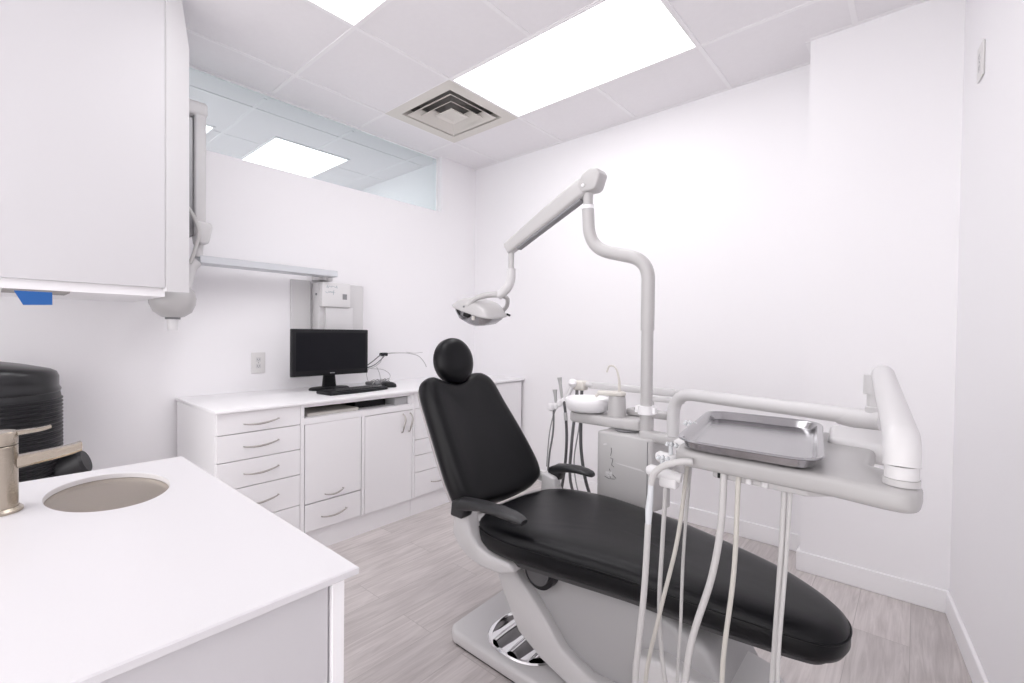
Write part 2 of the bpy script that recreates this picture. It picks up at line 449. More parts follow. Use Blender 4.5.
# things in the slot
def slab(name, a, b, m, label, cat, bev=.002):
    return tag(lbox(MB(), a, b, bev, 1).build(name, m, None, smooth=False), label, cat)
slab('document_tray', (-.42, .46, .7425), (-.03, .78, .760), mat('paper_cream', (.62, .60, .56), .6), 'flat pale folder lying at the left end of the slot shelf', 'folder')
slab('media_player', (-.45, .80, .7425), (-.10, 1.02, .781), DARKP, 'flat black electronic box in the slot shelf', 'electronics')
slab('network_switch', (-.30, 1.045, .7425), (-.035, 1.145, .789), mat('box_grey', (.5, .5, .51), .4), 'small grey box at the right end of the slot shelf', 'electronics')

# ------------------------------------------------------------------ monitor, keyboard, mouse, cables
def monitor():
    X = -2.76; y0, y1, z0, z1 = 1.264, 1.787, .930, 1.222
    o = thing('computer_monitor', (X - .02, (y0 + y1) / 2, ZT), 'wide black flat computer monitor on the white counter', 'monitor')
    m = MB(); m.box((X - .035, y0, z0), (X, y1, z1), .006, 2); m.box((X - .06, y0 + .08, z0 + .05), (X - .03, y1 - .08, z1 - .05), .01, 2)
    m.build('housing', DARKP, o)
    MB().box((X - .001, y0 + .022, z0 + .034), (X + .0012, y1 - .022, z1 - .022)).build('screen', SCREEN, o, smooth=False)
    m = MB()   # maker's mark on the bezel
    for k in range(4): m.box((X, (y0 + y1) / 2 - .016 + k * .0085, z0 + .012), (X + .0015, (y0 + y1) / 2 - .0105 + k * .0085, z0 + .018))
    m.build('badge', mat('badge_grey', (.45, .45, .47), .4), o, smooth=False)
    cy = (y0 + y1) / 2 + .015
    m = MB(); m.prism([(cy - .045, ZT + .014), (cy + .045, ZT + .014), (cy + .030, z0 + .06), (cy - .030, z0 + .06)], 'x', X - .085, X - .055, .006); m.build('neck', DARKP, o)
    m = MB(); n = 40
    def ell(s, z): return [(X - .065 + .085 * s * math.cos(2 * PI * k / n), cy + .135 * s * math.sin(2 * PI * k / n), z) for k in range(n)]
    m.loft([ell(1, ZT + .0005), ell(1, ZT + .008), ell(.93, ZT + .014), ell(.3, ZT + .018)]); m.build('foot', DARKP, o)
    rel(o)
monitor()
def keyboard():
    c = Vector((-2.60, 1.585, ZT)); rz = .10
    M = Matrix.Translation(c) @ Matrix.Rotation(rz, 4, 'Z')
    o = thing('keyboard', c, 'black computer keyboard in front of the monitor', 'keyboard', rz)
    m = MB(); pts = []
    for i in range(13):
        t = i / 12 * 2 - 1; pts.append((.085 - .018 * t * t, t * .215))
    for i in range(13):
        t = 1 - i / 12 * 2; pts.append((-.085 + .006 * t * t, t * .215))
    m.prism(pts, 'z', .001, .018, .004, 2); b = m.build('case', DARKP, o)
    k = MB()
    for r in range(5):
        for q in range(19):
            k.box((-.055 + r * .024, -.20 + q * .0212, .018), (-.036 + r * .024, -.182 + q * .0212, .024))
    q = k.build('keys', mat('key_black', (.022, .022, .024), .4), o, smooth=False); tag(q, kind='stuff')
keyboard()
def mouse():
    c = Vector((-2.66, 1.885, ZT + .001)); o = thing('computer_mouse', c, 'small black computer mouse right of the keyboard', 'computer mouse', .5)
    m = MB(); n = 24
    for k, (sx, z) in enumerate(((.96, 0), (1, .008), (.93, .02), (.7, .032), (.3, .037))): pass
    rings = [[(.055 * s * math.cos(2 * PI * k / n) * (1 + .12 * math.sin(2 * PI * k / n)), .034 * s * math.sin(2 * PI * k / n), z) for k in range(n)] for s, z in ((.96, 0), (1, .008), (.94, .02), (.7, .031), (.3, .036))]
    m.loft(rings); m.build('shell', DARKP, o); MB().tube([(.03, 0, .031), (.045, 0, .025)], .004, 8).build('wheel', GREYP, o)
mouse()
def cables():
    o = thing('cable_bundle', (-2.80, 1.93, ZT), 'thin tangled grey cables rising beside the monitor over the counter', 'cables')
    def c(name, pts, r, m=HOSEG): MB().tube(smooth_path(pts, 10), r, 8).build(name, m, o)
    G2 = mat('cable_light', (.45, .44, .44), .5)
    base = Vector((-2.92, 1.86, .98))
    K = []
    c('cable', [(-2.90, 1.84, .955), (-2.90, 1.88, .975), (-2.91, 1.93, 1.00), (-2.92, 1.99, 1.035), (-2.93, 2.04, 1.045)], .004)
    c('cable', [(-2.90, 1.84, .95), (-2.89, 1.91, .965), (-2.89, 1.97, 1.00), (-2.92, 2.04, 1.04)], .0035)
    c('cable', [(-2.90, 1.85, .955), (-2.91, 1.92, .95), (-2.93, 2.0, .985), (-2.94, 2.05, 1.045), (-2.94, 2.2, 1.05), (-2.94, 2.28, 1.045)], .0025, G2)
    c('cable', [(-2.93, 2.04, 1.045), (-2.93, 2.15, 1.05), (-2.93, 2.26, 1.045), (-2.93, 2.36, 1.02), (-2.93, 2.42, .965), (-2.93, 2.44, .93)], .003, G2)
    c('cable', [(-2.93, 2.24, 1.055), (-2.93, 2.32, 1.045), (-2.93, 2.40, 1.05)], .0018, G2)
    c('cable', [(-2.90, 1.89, .95), (-2.89, 1.86, .92), (-2.86, 1.85, .87), (-2.84, 1.86, .846)], .002, G2)
    c('cable', [(-2.90, 1.95, .955), (-2.89, 1.97, .90), (-2.85, 1.95, .846)], .002, G2)
    c('cable', [(-2.90, 1.90, .945), (-2.92, 2.02, .93), (-2.92, 2.08, .89), (-2.88, 2.04, .855), (-2.84, 1.98, .843)], .002, G2)
    MB().box((-2.945, 2.0, 1.03), (-2.915, 2.06, 1.055), .006, 2).build('cable_tie', DARKP, o)
    rel(o)
    o = thing('usb_hub', (-2.82, 1.93, ZT + .001), 'small dark gadget with coiled leads behind the mouse', 'electronics')
    m = MB(); m.box((-2.88, 1.84, ZT + .0008), (-2.80, 2.00, ZT + .025), .008, 2); m.build('case', mat('hub_grey', (.12, .12, .125), .4), o)
    for k in range(5):
        MB().tube(smooth_path([(-2.80, 1.85 + k * .03, ZT + .012), (-2.78, 1.85 + k * .03, ZT + .03), (-2.80, 1.865 + k * .03, ZT + .042), (-2.85, 1.86 + k * .03, ZT + .025)], 6), .003, 8).build('lead', GREYP if k % 2 else G2, o)
    rel(o)
    o = thing('webcam', (-2.74, 1.83, ZT + .001), 'tiny dark round gadget between the keyboard and the mouse', 'electronics')
    m = MB().lathe([(.018, 0), (.02, .004), (.008, .009), (.008, .013), (.015, .018), (.018, .027), (.014, .036), (.004, .04)], (-2.74, 1.85, ZT + .001), 20); m.build('body', GREYP, o); rel(o)
cables()

# light switch / socket plates
def wall_plate(M, label, cat, name, kind):
    o = thing(name, M.translation, label, cat); o.rotation_euler = M.to_euler()
    MB().box((0, -.042, -.064), (.007, .042, .064), .003, 2).build('plate', mat('plate_cream', (.76, .745, .74), .4), o)
    if kind:
        for dz in (-.02, .02):
            r = MB().box((.006, -.015, dz - .014), (.0085, .015, dz + .014), .002, 1).build('receptacle', PLASW, o)
            s = MB(); s.box((.0084, -.008, dz - .004), (.0088, -.005, dz + .006)); s.box((.0084, .005, dz - .004), (.0088, .008, dz + .006)); s.box((.0084, -.002, dz - .010), (.0088, .002, dz - .006))
            s.build('slots', GREYP, r, smooth=False)
        MB().tube([(.006, 0, 0), (.008, 0, 0)], .003, 8).build('screw', GREYP, o)
wall_plate(Matrix.Translation((XL + .0005, 1.174, 1.009)), 'white wall socket plate above the counter left of the monitor', 'socket', 'wall_socket', 1)
yo = 2.52
wall_plate(Matrix.Translation((RW(yo) - .0005, yo, 2.235)) @ Matrix.Rotation(PI - .1013 + .2026 - .0, 4, 'Z'), 'white wall socket plate high on the right wall', 'socket', 'wall_socket', 1)

# ------------------------------------------------------------------ x-ray unit on the left wall
def xray():
    o = thing('xray_control_box', (XL, 1.70, 1.18), 'white wall mounted x-ray control box with blue handwriting above the monitor', 'x-ray control')
    MB().box((XL + .0006, 1.373, .90), (XL + .020, 1.505, 1.547), .003, 1).build('mounting_plate', mat('plate_grey', (.66, .65, .655), .45), o)
    MB().box((XL + .0006, 1.518, 1.12), (XL + .11, 1.855, 1.535), .012, 3).build('housing', PLASW, o)
    a = MB(); a.prism([(XL + .11, 1.527), (XL + .165, 1.527), (XL + .165, 1.40), (XL + .11, 1.40)][0:4], 'y', 1.520, 1.74, .004) if False else None
    MB().box((XL + .105, 1.520, 1.372), (XL + .150, 1.725, 1.534), .006, 2).build('control_panel', mat('panel_pale', (.74, .73, .735), .4), o)
    MB().box((XL + .105, 1.555, 1.13), (XL + .135, 1.755, 1.372), .004, 2).build('lower_cover', mat('panel_pale2', (.70, .69, .70), .4), o)
    MB().box((XL + .1495, 1.665, 1.425), (XL + .1515, 1.697, 1.462)).build('display_window', GREYP, o, smooth=False)
    MB().tube([(XL + .075, 1.519, 1.455), (XL + .075, 1.512, 1.455)], .008, 12).build('key_switch', GREYP, o)
    # handwriting strokes
    random.seed(3); m = MB()
    for (ya, yb_, z) in ((1.545, 1.625, 1.502), (1.540, 1.60, 1.464)):
        y = ya; pts = []
        while y < yb_:
            pts.append((XL + .1508, y, z + random.uniform(-.007, .007) + (.008 if random.random() < .15 else 0))); y += .0042
        m.tube(pts, .0009, 5)
    m.tube([(XL + .1508, 1.56, 1.474), (XL + .1508, 1.61, 1.469)], .0008, 5)
    m.tube([(XL + .1508, 1.60, 1.484), (XL + .1508, 1.597, 1.452)], .0009, 5)
    m.build('handwriting', INK, o)
    rel(o)
    o = thing('xray_unit', (-2.93, 1.55, 1.59), 'wall mounted x-ray arm with long horizontal bar and folded upright section', 'x-ray arm')
    MB().box((-2.95, .80, 1.567), (-2.83, 1.600, 1.607), .003, 1).build('horizontal_bar', ALU, o)
    MB().box((XL + .0006, 1.52, 1.548), (-2.93, 1.62, 1.610), .004, 1).build('wall_bracket', PLASW, o)
    MB().tube([(-2.89, 1.545, 1.548), (-2.89, 1.545, 1.568)], .012, 12).build('pivot', PLASW, o)
    m = MB(); m.box((-2.90, .768, 1.71), (-2.80, .822, 2.345), .010, 3); m.build('upright', PLASW, o)
    m = MB(); m.box((-2.885, .738, 1.70), (-2.825, .767, 2.32), .004, 1); m.build('upright_groove', mat('groove_grey', (.33, .33, .34), .4, metal=.5), o)
    m = MB(); m.box((-2.905, .72, 2.33), (-2.795, .830, 2.405), .018, 3); m.build('top_cap', PLASW, o)
    m = MB(); m.prism([(.785, 1.665), (.832, 1.665), (.852, 1.755), (.842, 1.78), (.77, 1.78)], 'x', -2.91, -2.79, .012, 3); m.build('lower_cap', PLASW, o)
    m = MB().tube([(-2.86, .80, 1.60), (-2.86, .80, 1.675)], .022, 16); m.build('hinge_pin', PLASW, o)
    m = MB().tube(smooth_path([(-2.79, .715, 1.86), (-2.785, .755, 1.80), (-2.78, .778, 1.72), (-2.78, .765, 1.64), (-2.78, .74, 1.55)], 10), .0095, 10); m.build('cable', HOSE, o)
    m = MB().tube(smooth_path([(-2.86, .79, 1.575), (-2.86, .765, 1.54), (-2.86, .745, 1.46), (-2.86, .72, 1.36)], 8), [.03] * 25, 16); m.build('drop_joint', PLASW, o)
    pr = [(.012, 1.36 + .09), (.06, 1.36 + .085), (.095, 1.36 + .05), (.105, 1.36 + .01), (.102, 1.36 - .02), (.085, 1.36 - .06), (.05, 1.36 - .085), (.035, 1.36 - .088)]
    h = MB().lathe(pr, (-2.85, .68, 0), 36).build('tube_head', PLAS, o)
    MB().lathe([(.034, 1.262), (.034, 1.274)], (-2.85, .68, 0), 24).build('collar', GREYP, h)
    MB().lathe([(.022, 1.205), (.026, 1.262), (.022, 1.262), (.018, 1.205)], (-2.85, .68, 0), 24).build('cone', mat('cone_pale', (.82, .81, .82), .3), h)
    rel(o)
xray()

# ------------------------------------------------------------------ upper cabinet
def upper():
    o = thing('wall_cabinet', (-2.70, .0, 1.385), 'large white wall cabinet reaching the ceiling at upper left', 'wall cabinet')
    m = MB(); m.box((XL + .0006, -.70, 1.350), (-2.411, .546, H - .004)); m.build('carcass', LAM, o, smooth=False)
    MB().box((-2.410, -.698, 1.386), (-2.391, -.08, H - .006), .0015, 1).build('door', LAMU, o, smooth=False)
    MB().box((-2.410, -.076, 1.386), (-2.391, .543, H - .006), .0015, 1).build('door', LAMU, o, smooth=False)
    A = Vector((-2.391, .549, 0)); B = Vector((-2.475, .655, 0)); d = (B - A); nrm = Vector((-d.y, d.x, 0)).normalized() * .018
    poly = [(0, 1.372), (1, 1.378), (1, 2.485), (.62, 2.704), (0, 2.704)]
    m = MB(); r1 = [A + d * u + Vector((0, 0, z)) for u, z in poly]; r2 = [p - nrm * -1 for p in r1]
    m.loft([r1, r2]); m.build('end_panel', mat('end_panel_gloss', (.74, .73, .74), .25), o, smooth=False)
    MB().box((-2.60, .06, 1.3435), (-2.415, .24, 1.3495)).build('under_strip', mat('strip_brown', (.33, .31, .30), .5, metal=.4), o, smooth=False)
    rel(o)
    t = MB(); t.prism([(.088, 1.343), (.190, 1.343), (.190, 1.296), (.112, 1.292)], 'x', -2.4135, -2.412)
    tag(t.build('painters_tape', TAPE, None, smooth=False), 'piece of blue tape hanging from the bottom edge of the wall cabinet', 'tape')
upper()

# ------------------------------------------------------------------ foreground sink counter
CT = .85
SX, SY, SA, SB = -1.317, .195, .150, .107
def counter():
    o = thing('sink_cabinet', (-1.07, -.2, 0), 'white sink cabinet in the left foreground under the oval sink', 'cabinet')
    x0, x1, y1 = -1.50, -.652, .372
    m = MB(); p = .016
    m.box((x0, y1 - p, .0), (x1, y1, CT - .0125)); m.box((x0, -.9, 0), (x0 + p, y1 - p, CT - .0125)); m.box((x0 + p, -.9, .10), (x1 - .02, y1 - p, .116))
    m.build('carcass', LAM, o, smooth=False)
    MB().box((x1, y1 - .02, 0), (x1 + .018, y1, CT - .0125), .001, 1).build('corner_post', TRIM, o, smooth=False)
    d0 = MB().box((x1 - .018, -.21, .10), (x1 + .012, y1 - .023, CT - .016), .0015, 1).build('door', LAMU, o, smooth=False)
    MB().box((x1 - .018, -.80, .10), (x1 + .012, -.213, CT - .016), .0015, 1).build('door', LAM, o, smooth=False)
    rel(o)
    # counter slab with an oval cut-out
    X0, X1, Y0, Y1 = -1.53, -.620, -.95, .388
    m = MB(); n = 64
    def oval(s, z): return [Vector((SX + SA * s * math.cos(2 * PI * k / n), SY + SB * s * math.sin(2 * PI * k / n), z)) for k in range(n)]
    def rect(z, e=0):
        out = []; hx0, hx1, hy0, hy1 = X0 - SX + e, X1 - SX - e, Y0 - SY + e, Y1 - SY - e
        for k in range(n):
            a = 2 * PI * k / n; c, s = math.cos(a), math.sin(a)
            tt = min((hx1 / c) if c > 1e-6 else ((hx0 / c) if c < -1e-6 else 1e9), (hy1 / s) if s > 1e-6 else ((hy0 / s) if s < -1e-6 else 1e9))
            out.append(Vector((SX + c * tt, SY + s * tt, z)))
        # snap nearest samples to the corners
        for cx_, cy_ in ((hx0, hy0), (hx0, hy1), (hx1, hy0), (hx1, hy1)):
            q = Vector((SX + cx_, SY + cy_, z)); i = min(range(n), key=lambda k: (out[k] - q).length); out[i] = q
        return out
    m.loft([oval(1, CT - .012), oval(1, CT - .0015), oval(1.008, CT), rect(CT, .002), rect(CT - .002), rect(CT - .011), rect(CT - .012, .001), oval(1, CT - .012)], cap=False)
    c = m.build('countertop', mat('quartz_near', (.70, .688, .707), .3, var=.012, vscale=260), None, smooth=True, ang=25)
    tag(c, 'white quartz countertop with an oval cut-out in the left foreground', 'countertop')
    # sink bowl
    m = MB(); th = .0015
    prof = [(1.03, -.0125), (1.02, -.018), (1.0, -.06), (.985, -.13), (.93, -.148), (.8, -.155), (.2, -.158), (.1, -.159)]
    m.loft([oval(s, CT + z) for s, z in prof], cap=True)
    s = tag(m.build('sink_bowl', NICKEL), 'oval brushed metal sink bowl set in the foreground countertop', 'sink')
    s['x'] = 0; del s['x']
    # tap
    tx, ty, tr = -1.305, .024, .029
    o = thing('tap', (tx, ty, CT), 'brushed nickel single lever tap at the left edge beside the sink', 'tap')
    MB().lathe([(.036, .0005), (.036, .005), (.031, .010)], (tx, ty, CT), 40).build('base_ring', NICKEL, o)
    MB().lathe([(tr, .010), (tr, .128), (tr - .001, .129)], (tx, ty, CT), 40).build('body', NICKEL, o)
    dr = Vector((-.05, 1, 0)).normalized(); sd = Vector((dr.y, -dr.x, 0))
    def bar(p0, z0, z1, ln, w0, w1, h0, h1, up):
        rings = []
        for i in range(11):
            t = i / 10; c = Vector((tx, ty, CT)) + dr * (p0 + ln * t) + Vector((0, 0, z0 + (z1 - z0) * t + up * t ** 6)); ww = w0 + (w1 - w0) * t; hh = h0 + (h1 - h0) * t
            rings.append([c + sd * (ww * a) + Vector((0, 0, hh * b)) for a, b in ((-1, -.6), (-.7, -1), (.7, -1), (1, -.6), (1, .6), (.7, 1), (-.7, 1), (-1, .6))])
        return MB().loft(rings)
    bar(.015, .092, .104, .108, .014, .013, .012, .009, .004).build('spout', NICKEL, o)
    hd = MB().lathe([(tr, .131), (tr, .152), (tr - .003, .156)], (tx, ty, CT), 40).build('lever_cap', NICKEL, o)
    bar(.010, .150, .152, .066, .012, .008, .005, .003, .004).build('lever', NICKEL, o)
    rel(o)
counter()

# black ribbed canister behind the counter
def canister():
    c = Vector((-2.72, .03, 0)); o = thing('ribbed_canister', c, 'large black ribbed cylindrical canister with domed lid behind the tap', 'canister')
    R = .212; n = 48
    pr = [(.10, 0.001), (R - .02, .002), (R, .03), (R, .12)]
    z = .12
    while z < .925:
        pr += [(R - .001, z), (R + .0045, z + .004), (R + .0045, z + .008), (R - .001, z + .012)]; z += .0155
    pr += [(R - .004, .945)]
    MB().lathe(pr, c, n).build('ribbed_body', mat('rubber_black', (.012, .012, .014), .42), o, ang=25)
    def ring(s, z, tilt): return [c + Vector((R * s * math.cos(2 * PI * k / n), R * s * math.sin(2 * PI * k / n), z + tilt * math.sin(2 * PI * k / n))) for k in range(n)]
    m = MB(); m.loft([ring(.985, .946, 0), ring(1.0, .955, 0), ring(.965, .970, 0), ring(.965, .995, -.008), ring(.965, 1.020, -.012), ring(.93, 1.045, -.018), ring(.84, 1.058, -.02), ring(.5, 1.072, -.015), ring(.1, 1.078, -.005)])
    m.build('lid', mat('lid_black', (.014, .014, .016), .28), o, ang=50)
    m = MB(); m.tube(smooth_path([(-2.66, .19, .60), (-2.63, .26, .625), (-2.61, .31, .645)], 6), [.05, .05, .05, .052, .053, .054, .055, .055, .056, .056, .056, .055, .045], 20)
    m.build('outlet', mat('rubber_black', (0, 0, 0)), o)
    m = MB(); m.tube([(-2.72 + .203, .0, .985), (-2.72 + .213, -.002, .985)], .03, 20); m.build('round_button', ALU, o)
    rel(o)
canister()

# ------------------------------------------------------------------ dental chair
def closed_curve(pts, n=10):
    P = [Vector((p[0], p[1])) for p in pts]; L = len(P); out = []
    for i in range(L):
        a, b, c, d = P[i - 1], P[i], P[(i + 1) % L], P[(i + 2) % L]
        for k in range(n):
            t = k / n
            out.append(.5 * ((2 * b) + (c - a) * t + (2 * a - 5 * b + 4 * c - d) * t * t + (3 * b - a - 3 * c + d) * t ** 3))
    return out
def cushion(outline, prof, fn):
    """outline: closed 2-D loop (counter-clockwise); prof: (inset, height) pairs or ('s', scale, height); fn(u, v, h) -> 3-D point"""
    n = len(outline); nr = []
    for i in range(n):
        d = (outline[(i + 2) % n] - outline[i - 2]).normalized(); nr.append(Vector((-d.y, d.x)))
    c = sum(outline, Vector((0, 0))) / n; rings = []
    for p in prof:
        if p[0] == 's': base = [c + (last[i] - c) * p[1] for i in range(n)]; h = p[2]
        else: base = [outline[i] + nr[i] * p[0] for i in range(n)]; last = base; h = p[1]
        rings.append([Vector(fn(q.x, q.y, h)) for q in base])
    return MB().loft(rings)

def lerp(tab, x):
    if x <= tab[0][0]: return tab[0][1]
    for (a, p), (b, q) in zip(tab, tab[1:]):
        if x <= b: t = (x - a) / (b - a); t = t * t * (3 - 2 * t) if False else t; return p + (q - p) * t
    return tab[-1][1]

def chair():
    o = thing('dental_chair', (-.95, 1.46, 0), 'reclined dental chair with black leather cushions on a white base', 'dental chair')
    # seat and leg rest
    near = [(-1.235, 1.36), (-1.21, 1.27), (-1.13, 1.215), (-1.0, 1.19), (-.85, 1.20), (-.68, 1.225), (-.50, 1.25), (-.34, 1.275), (-.20, 1.305), (-.138, 1.335), (-.108, 1.40)]
    far = [(-.116, 1.485), (-.172, 1.555), (-.285, 1.625), (-.44, 1.675), (-.62, 1.718), (-.80, 1.755), (-.98, 1.78), (-1.12, 1.765), (-1.21, 1.70), (-1.238, 1.60), (-1.245, 1.48)]
    ol = closed_curve(near + far, 8)
    zt = [(-1.26, .530), (-1.1, .538), (-.9, .548), (-.6, .548), (-.3, .530), (-.08, .512)]
    th = [(-1.26, .108), (-.9, .102), (-.5, .098), (-.08, .082)]
    def fs(x, y, h):
        T = lerp(zt, x); K = lerp(th, x); return (x, y, T - K + K * h)
    pr = [('i')]
    pr = [(.10, 0), (.03, .0), (.008, .06), (0, .25), (0, .55), (.006, .75), (.022, .90), (.045, .965), ('s', .9, .99), ('s', .75, 1.0), ('s', .5, .985), ('s', .25, .975), ('s', .05, .975)]
    cushion(ol, pr, fs).build('seat', LEATHER, o, ang=80)
    cushion(ol, [(-.0012, .60), (-.0022, .615), (-.0012, .63), (.004, .615), (-.0012, .60)], fs).build('piping', LEATHER, o, ang=180)
    cushion(ol, [(.12, -.22), (.035, -.22), (.030, -.0), (.12, -.0)], fs).build('seat_pan', mat('pan_dark', (.05, .05, .052), .5), o, ang=40)
    # backrest: u along the incline, v across
    B = Vector((-1.22, 0, .45)); T = Vector((-.503, 0, .864)); N = Vector((.864, 0, .503))
    ul = [(.085, 1.37), (.078, 1.315), (.105, 1.272), (.20, 1.258), (.34, 1.262), (.48, 1.270), (.58, 1.276), (.640, 1.292), (.664, 1.325), (.655, 1.362), (.640, 1.395), (.628, 1.445),
          (.634, 1.500), (.648, 1.545), (.668, 1.595), (.662, 1.650), (.615, 1.698), (.50, 1.722), (.38, 1.748), (.26, 1.768), (.17, 1.774), (.115, 1.755), (.088, 1.70), (.078, 1.62), (.075, 1.50)]
    ob = closed_curve(ul, 6)
    area = sum(ob[i].x * ob[(i + 1) % len(ob)].y - ob[(i + 1) % len(ob)].x * ob[i].y for i in range(len(ob)))
    if area < 0: ob = ob[::-1]
    def fb(u, v, h):
        c = (v - 1.5) / .25; bow = .012 * (c * c) * (1 if h > -.02 else 0)
        return B + T * u + N * (h + bow) + Vector((0, v, 0))
    pb = [(.06, -.088), (.022, -.088), (.006, -.078), (0, -.060), (0, -.040), (.003, -.022), (.012, -.006), (.026, .001), ('s', .88, .002), ('s', .7, -.001), ('s', .45, -.004), ('s', .2, -.004), ('s', .05, -.004)]
    cushion(ob, pb, fb).build('backrest', LEATHER, o, ang=80)
    ps = [(.07, -.118), (.038, -.118), (.020, -.108), (.012, -.086), (.05, -.086)]
    cushion(ob, ps, fb).build('backrest_shell', PLAS, o, ang=60)
    # headrest
    hc = Vector((-1.568, 1.474, 1.078)); hn = Vector((.93, -.12, .22)).normalized(); hu = Vector((0, 1, 0)); hu = (hu - hn * hu.dot(hn)).normalized(); hv = hn.cross(hu) * -1
    cir = [Vector((.099 * math.cos(2 * PI * k / 40), .108 * math.sin(2 * PI * k / 40))) for k in range(40)]
    def fh(u, v, h): return hc + hu * u + hv * (-v) + hn * h
    cushion(cir, [(.05, -.05), (.025, -.05), (.008, -.042), (0, -.025), (0, .0), (.004, .015), (.014, .028), (.03, .036), ('s', .7, .040), ('s', .4, .041), ('s', .1, .041)], fh).build('headrest', LEATHER, o, ang=80)
    m = MB(); m.tube([hc - hn * .045, hc - hn * .075 + Vector((0, 0, -.03)), B + T * .56 + N * -.10 + Vector((0, 1.47, 0)), B + T * .42 + N * -.115 + Vector((0, 1.47, 0))], [.02, .02, .022, .022], 16); m.build('headrest_post', CHROME, o)
    # side brackets carrying backrest and armrests
    br = [(-1.272, .52), (-1.278, .46), (-1.245, .418), (-1.195, .390), (-1.13, .378), (-1.04, .382), (-.975, .410), (-1.0, .432), (-1.09, .432), (-1.145, .446), (-1.178, .475), (-1.195, .52), (-1.20, .555), (-1.272, .57)]
    MB().prism(br, 'y', 1.195, 1.255, .010, 3).build('side_bracket', BASEW, o, ang=35)
    br2 = br
    MB().prism(br2, 'y', 1.745, 1.800, .010, 3).build('side_bracket', BASEW, o, ang=35)
    MB().box((-1.30, 1.25, .40), (-1.22, 1.75, .49), .02, 3).build('hinge_bar', PLAS, o)
    m = MB(); m.tube(smooth_path([(-1.40, 1.70, .56), (-1.33, 1.755, .55), (-1.26, 1.775, .535), (-1.20, 1.775, .50)], 6), .021, 16); m.build('recliner_arm', PLAS, o)
    # armrests: root block and tapering curved pad
    for y0, x0, kx, ks in ((1.192, -1.235, .93, .80), (1.80, -1.235, .62, .85)):
        st0 = [(-1.225, .572, .034, .030), (-1.195, .583, .038, .030), (-1.15, .592, .040, .024), (-1.09, .600, .041, .019), (-1.02, .603, .042, .0165), (-.96, .601, .040, .014), (-.92, .597, .034, .012), (-.900, .593, .022, .009)]
        st = [(x0 + (x + 1.225) * kx, z, a * ks, b * ks) for x, z, a, b in st0]
        rings = []
        for x, z, a, b in st:
            rings.append([(x, y0 + a * (abs(math.cos(q)) ** .7) * (1 if math.cos(q) > 0 else -1), z + b * (abs(math.sin(q)) ** .7) * (1 if math.sin(q) > 0 else -1)) for q in [2 * PI * k / 20 for k in range(20)]])
        a = MB().loft(rings).build('armrest', mat('armrest_black', (.018, .018, .02), .38), o, ang=60)
        MB().prism([(x0 - .025, .535), (x0 + .035, .535), (x0 + .052, .575), (x0 + .04, .598), (x0 + .01, .602), (x0 - .018, .59)], 'y', y0 - .027, y0 + .028, .008, 3).build('armrest_socket', mat('armrest_black', (0, 0, 0)), a)
    # pedestal
    side = [(-1.14, .402), (-1.09, .29), (-.99, .15), (-.88, .058), (-.38, .06), (-.335, .12), (-.325, .22), (-.40, .355), (-.56, .405), (-.80, .425), (-1.0, .415)]
    MB().prism(side, 'y', 1.325, 1.60, .028, 4).build('pedestal', mat('pedestal_grey', (.40, .395, .40), .4, coat=.2), o, ang=30)
    link_ = [(-1.165, .400), (-1.085, .395), (-.94, .265), (-.845, .165), (-.74, .125), (-.60, .135), (-.60, .058), (-.80, .058), (-.93, .098), (-1.03, .150), (-1.105, .27)]
    MB().prism(link_, 'y', 1.283, 1.335, .012, 3).build('lift_arm_cover', BASEW, o, ang=30)
    MB().tube([(-.945, 1.290, .392), (-.945, 1.345, .392)], .062, 32).build('pivot_recess', DARKP, o)
    MB().tube([(-.945, 1.282, .392), (-.945, 1.30, .392)], .046, 32).build('pivot_disc', mat('disc_grey', (.10, .10, .105), .35), o)
    MB().prism([(-.60, .06), (-.26, .06), (-.235, .10), (-.24, .20), (-.29, .262), (-.52, .30), (-.60, .27)], 'y', 1.27, 1.55, .022, 4).build('rear_cover', BASEW, o, ang=30)
    # base plate
    bp = [(-1.335, 1.245), (-.22, 1.232), (-.17, 1.27), (-.17, 1.58), (-.22, 1.615), (-1.33, 1.605)]
    m = MB(); ol2 = []
    for i, p in enumerate(bp):
        pass
    pts = fillet([(p[0], p[1], 0) for p in bp] + [(bp[0][0], bp[0][1], 0)], .03, 5)
    P2 = [(-1.31, 1.232), (-.22, 1.225), (-.17, 1.26), (-.17, 1.59), (-.22, 1.625), (-1.33, 1.615), (-1.365, 1.585), (-1.345, 1.262)]
    MB().prism(P2, 'z', .004, .056, .016, 4).build('base_plate', BASEW, o, ang=35)
    MB().prism([(p[0] * .985 - .01, 1.42 + (p[1] - 1.42) * .95) for p in P2], 'z', .0005, .006).build('base_foot', DARKP, o, smooth=False)
    rel(o)
    # foot control dish
    f = thing('foot_control', (-1.13, 1.40, .056), 'chrome grooved oval foot control dish on the chair base', 'foot control')
    m = MB(); n = 64; rings = []
    c = Vector((-1.065, 1.41, .0565))
    def sup(sx, sy, z): return [Vector((c.x + sx * (abs(math.cos(a)) ** .8) * (1 if math.cos(a) > 0 else -1), c.y + sy * (abs(math.sin(a)) ** .8) * (1 if math.sin(a) > 0 else -1), z)) for a in [2 * PI * k / n for k in range(n)]]
    MB().loft([sup(.150, .150, c.z), sup(.154, .154, c.z + .004), sup(.149, .149, c.z + .009), sup(.137, .137, c.z + .006), sup(.137, .137, c.z + .002)]).build('rim', CHROME, f)
    m = MB()
    nx = 60; rows = []
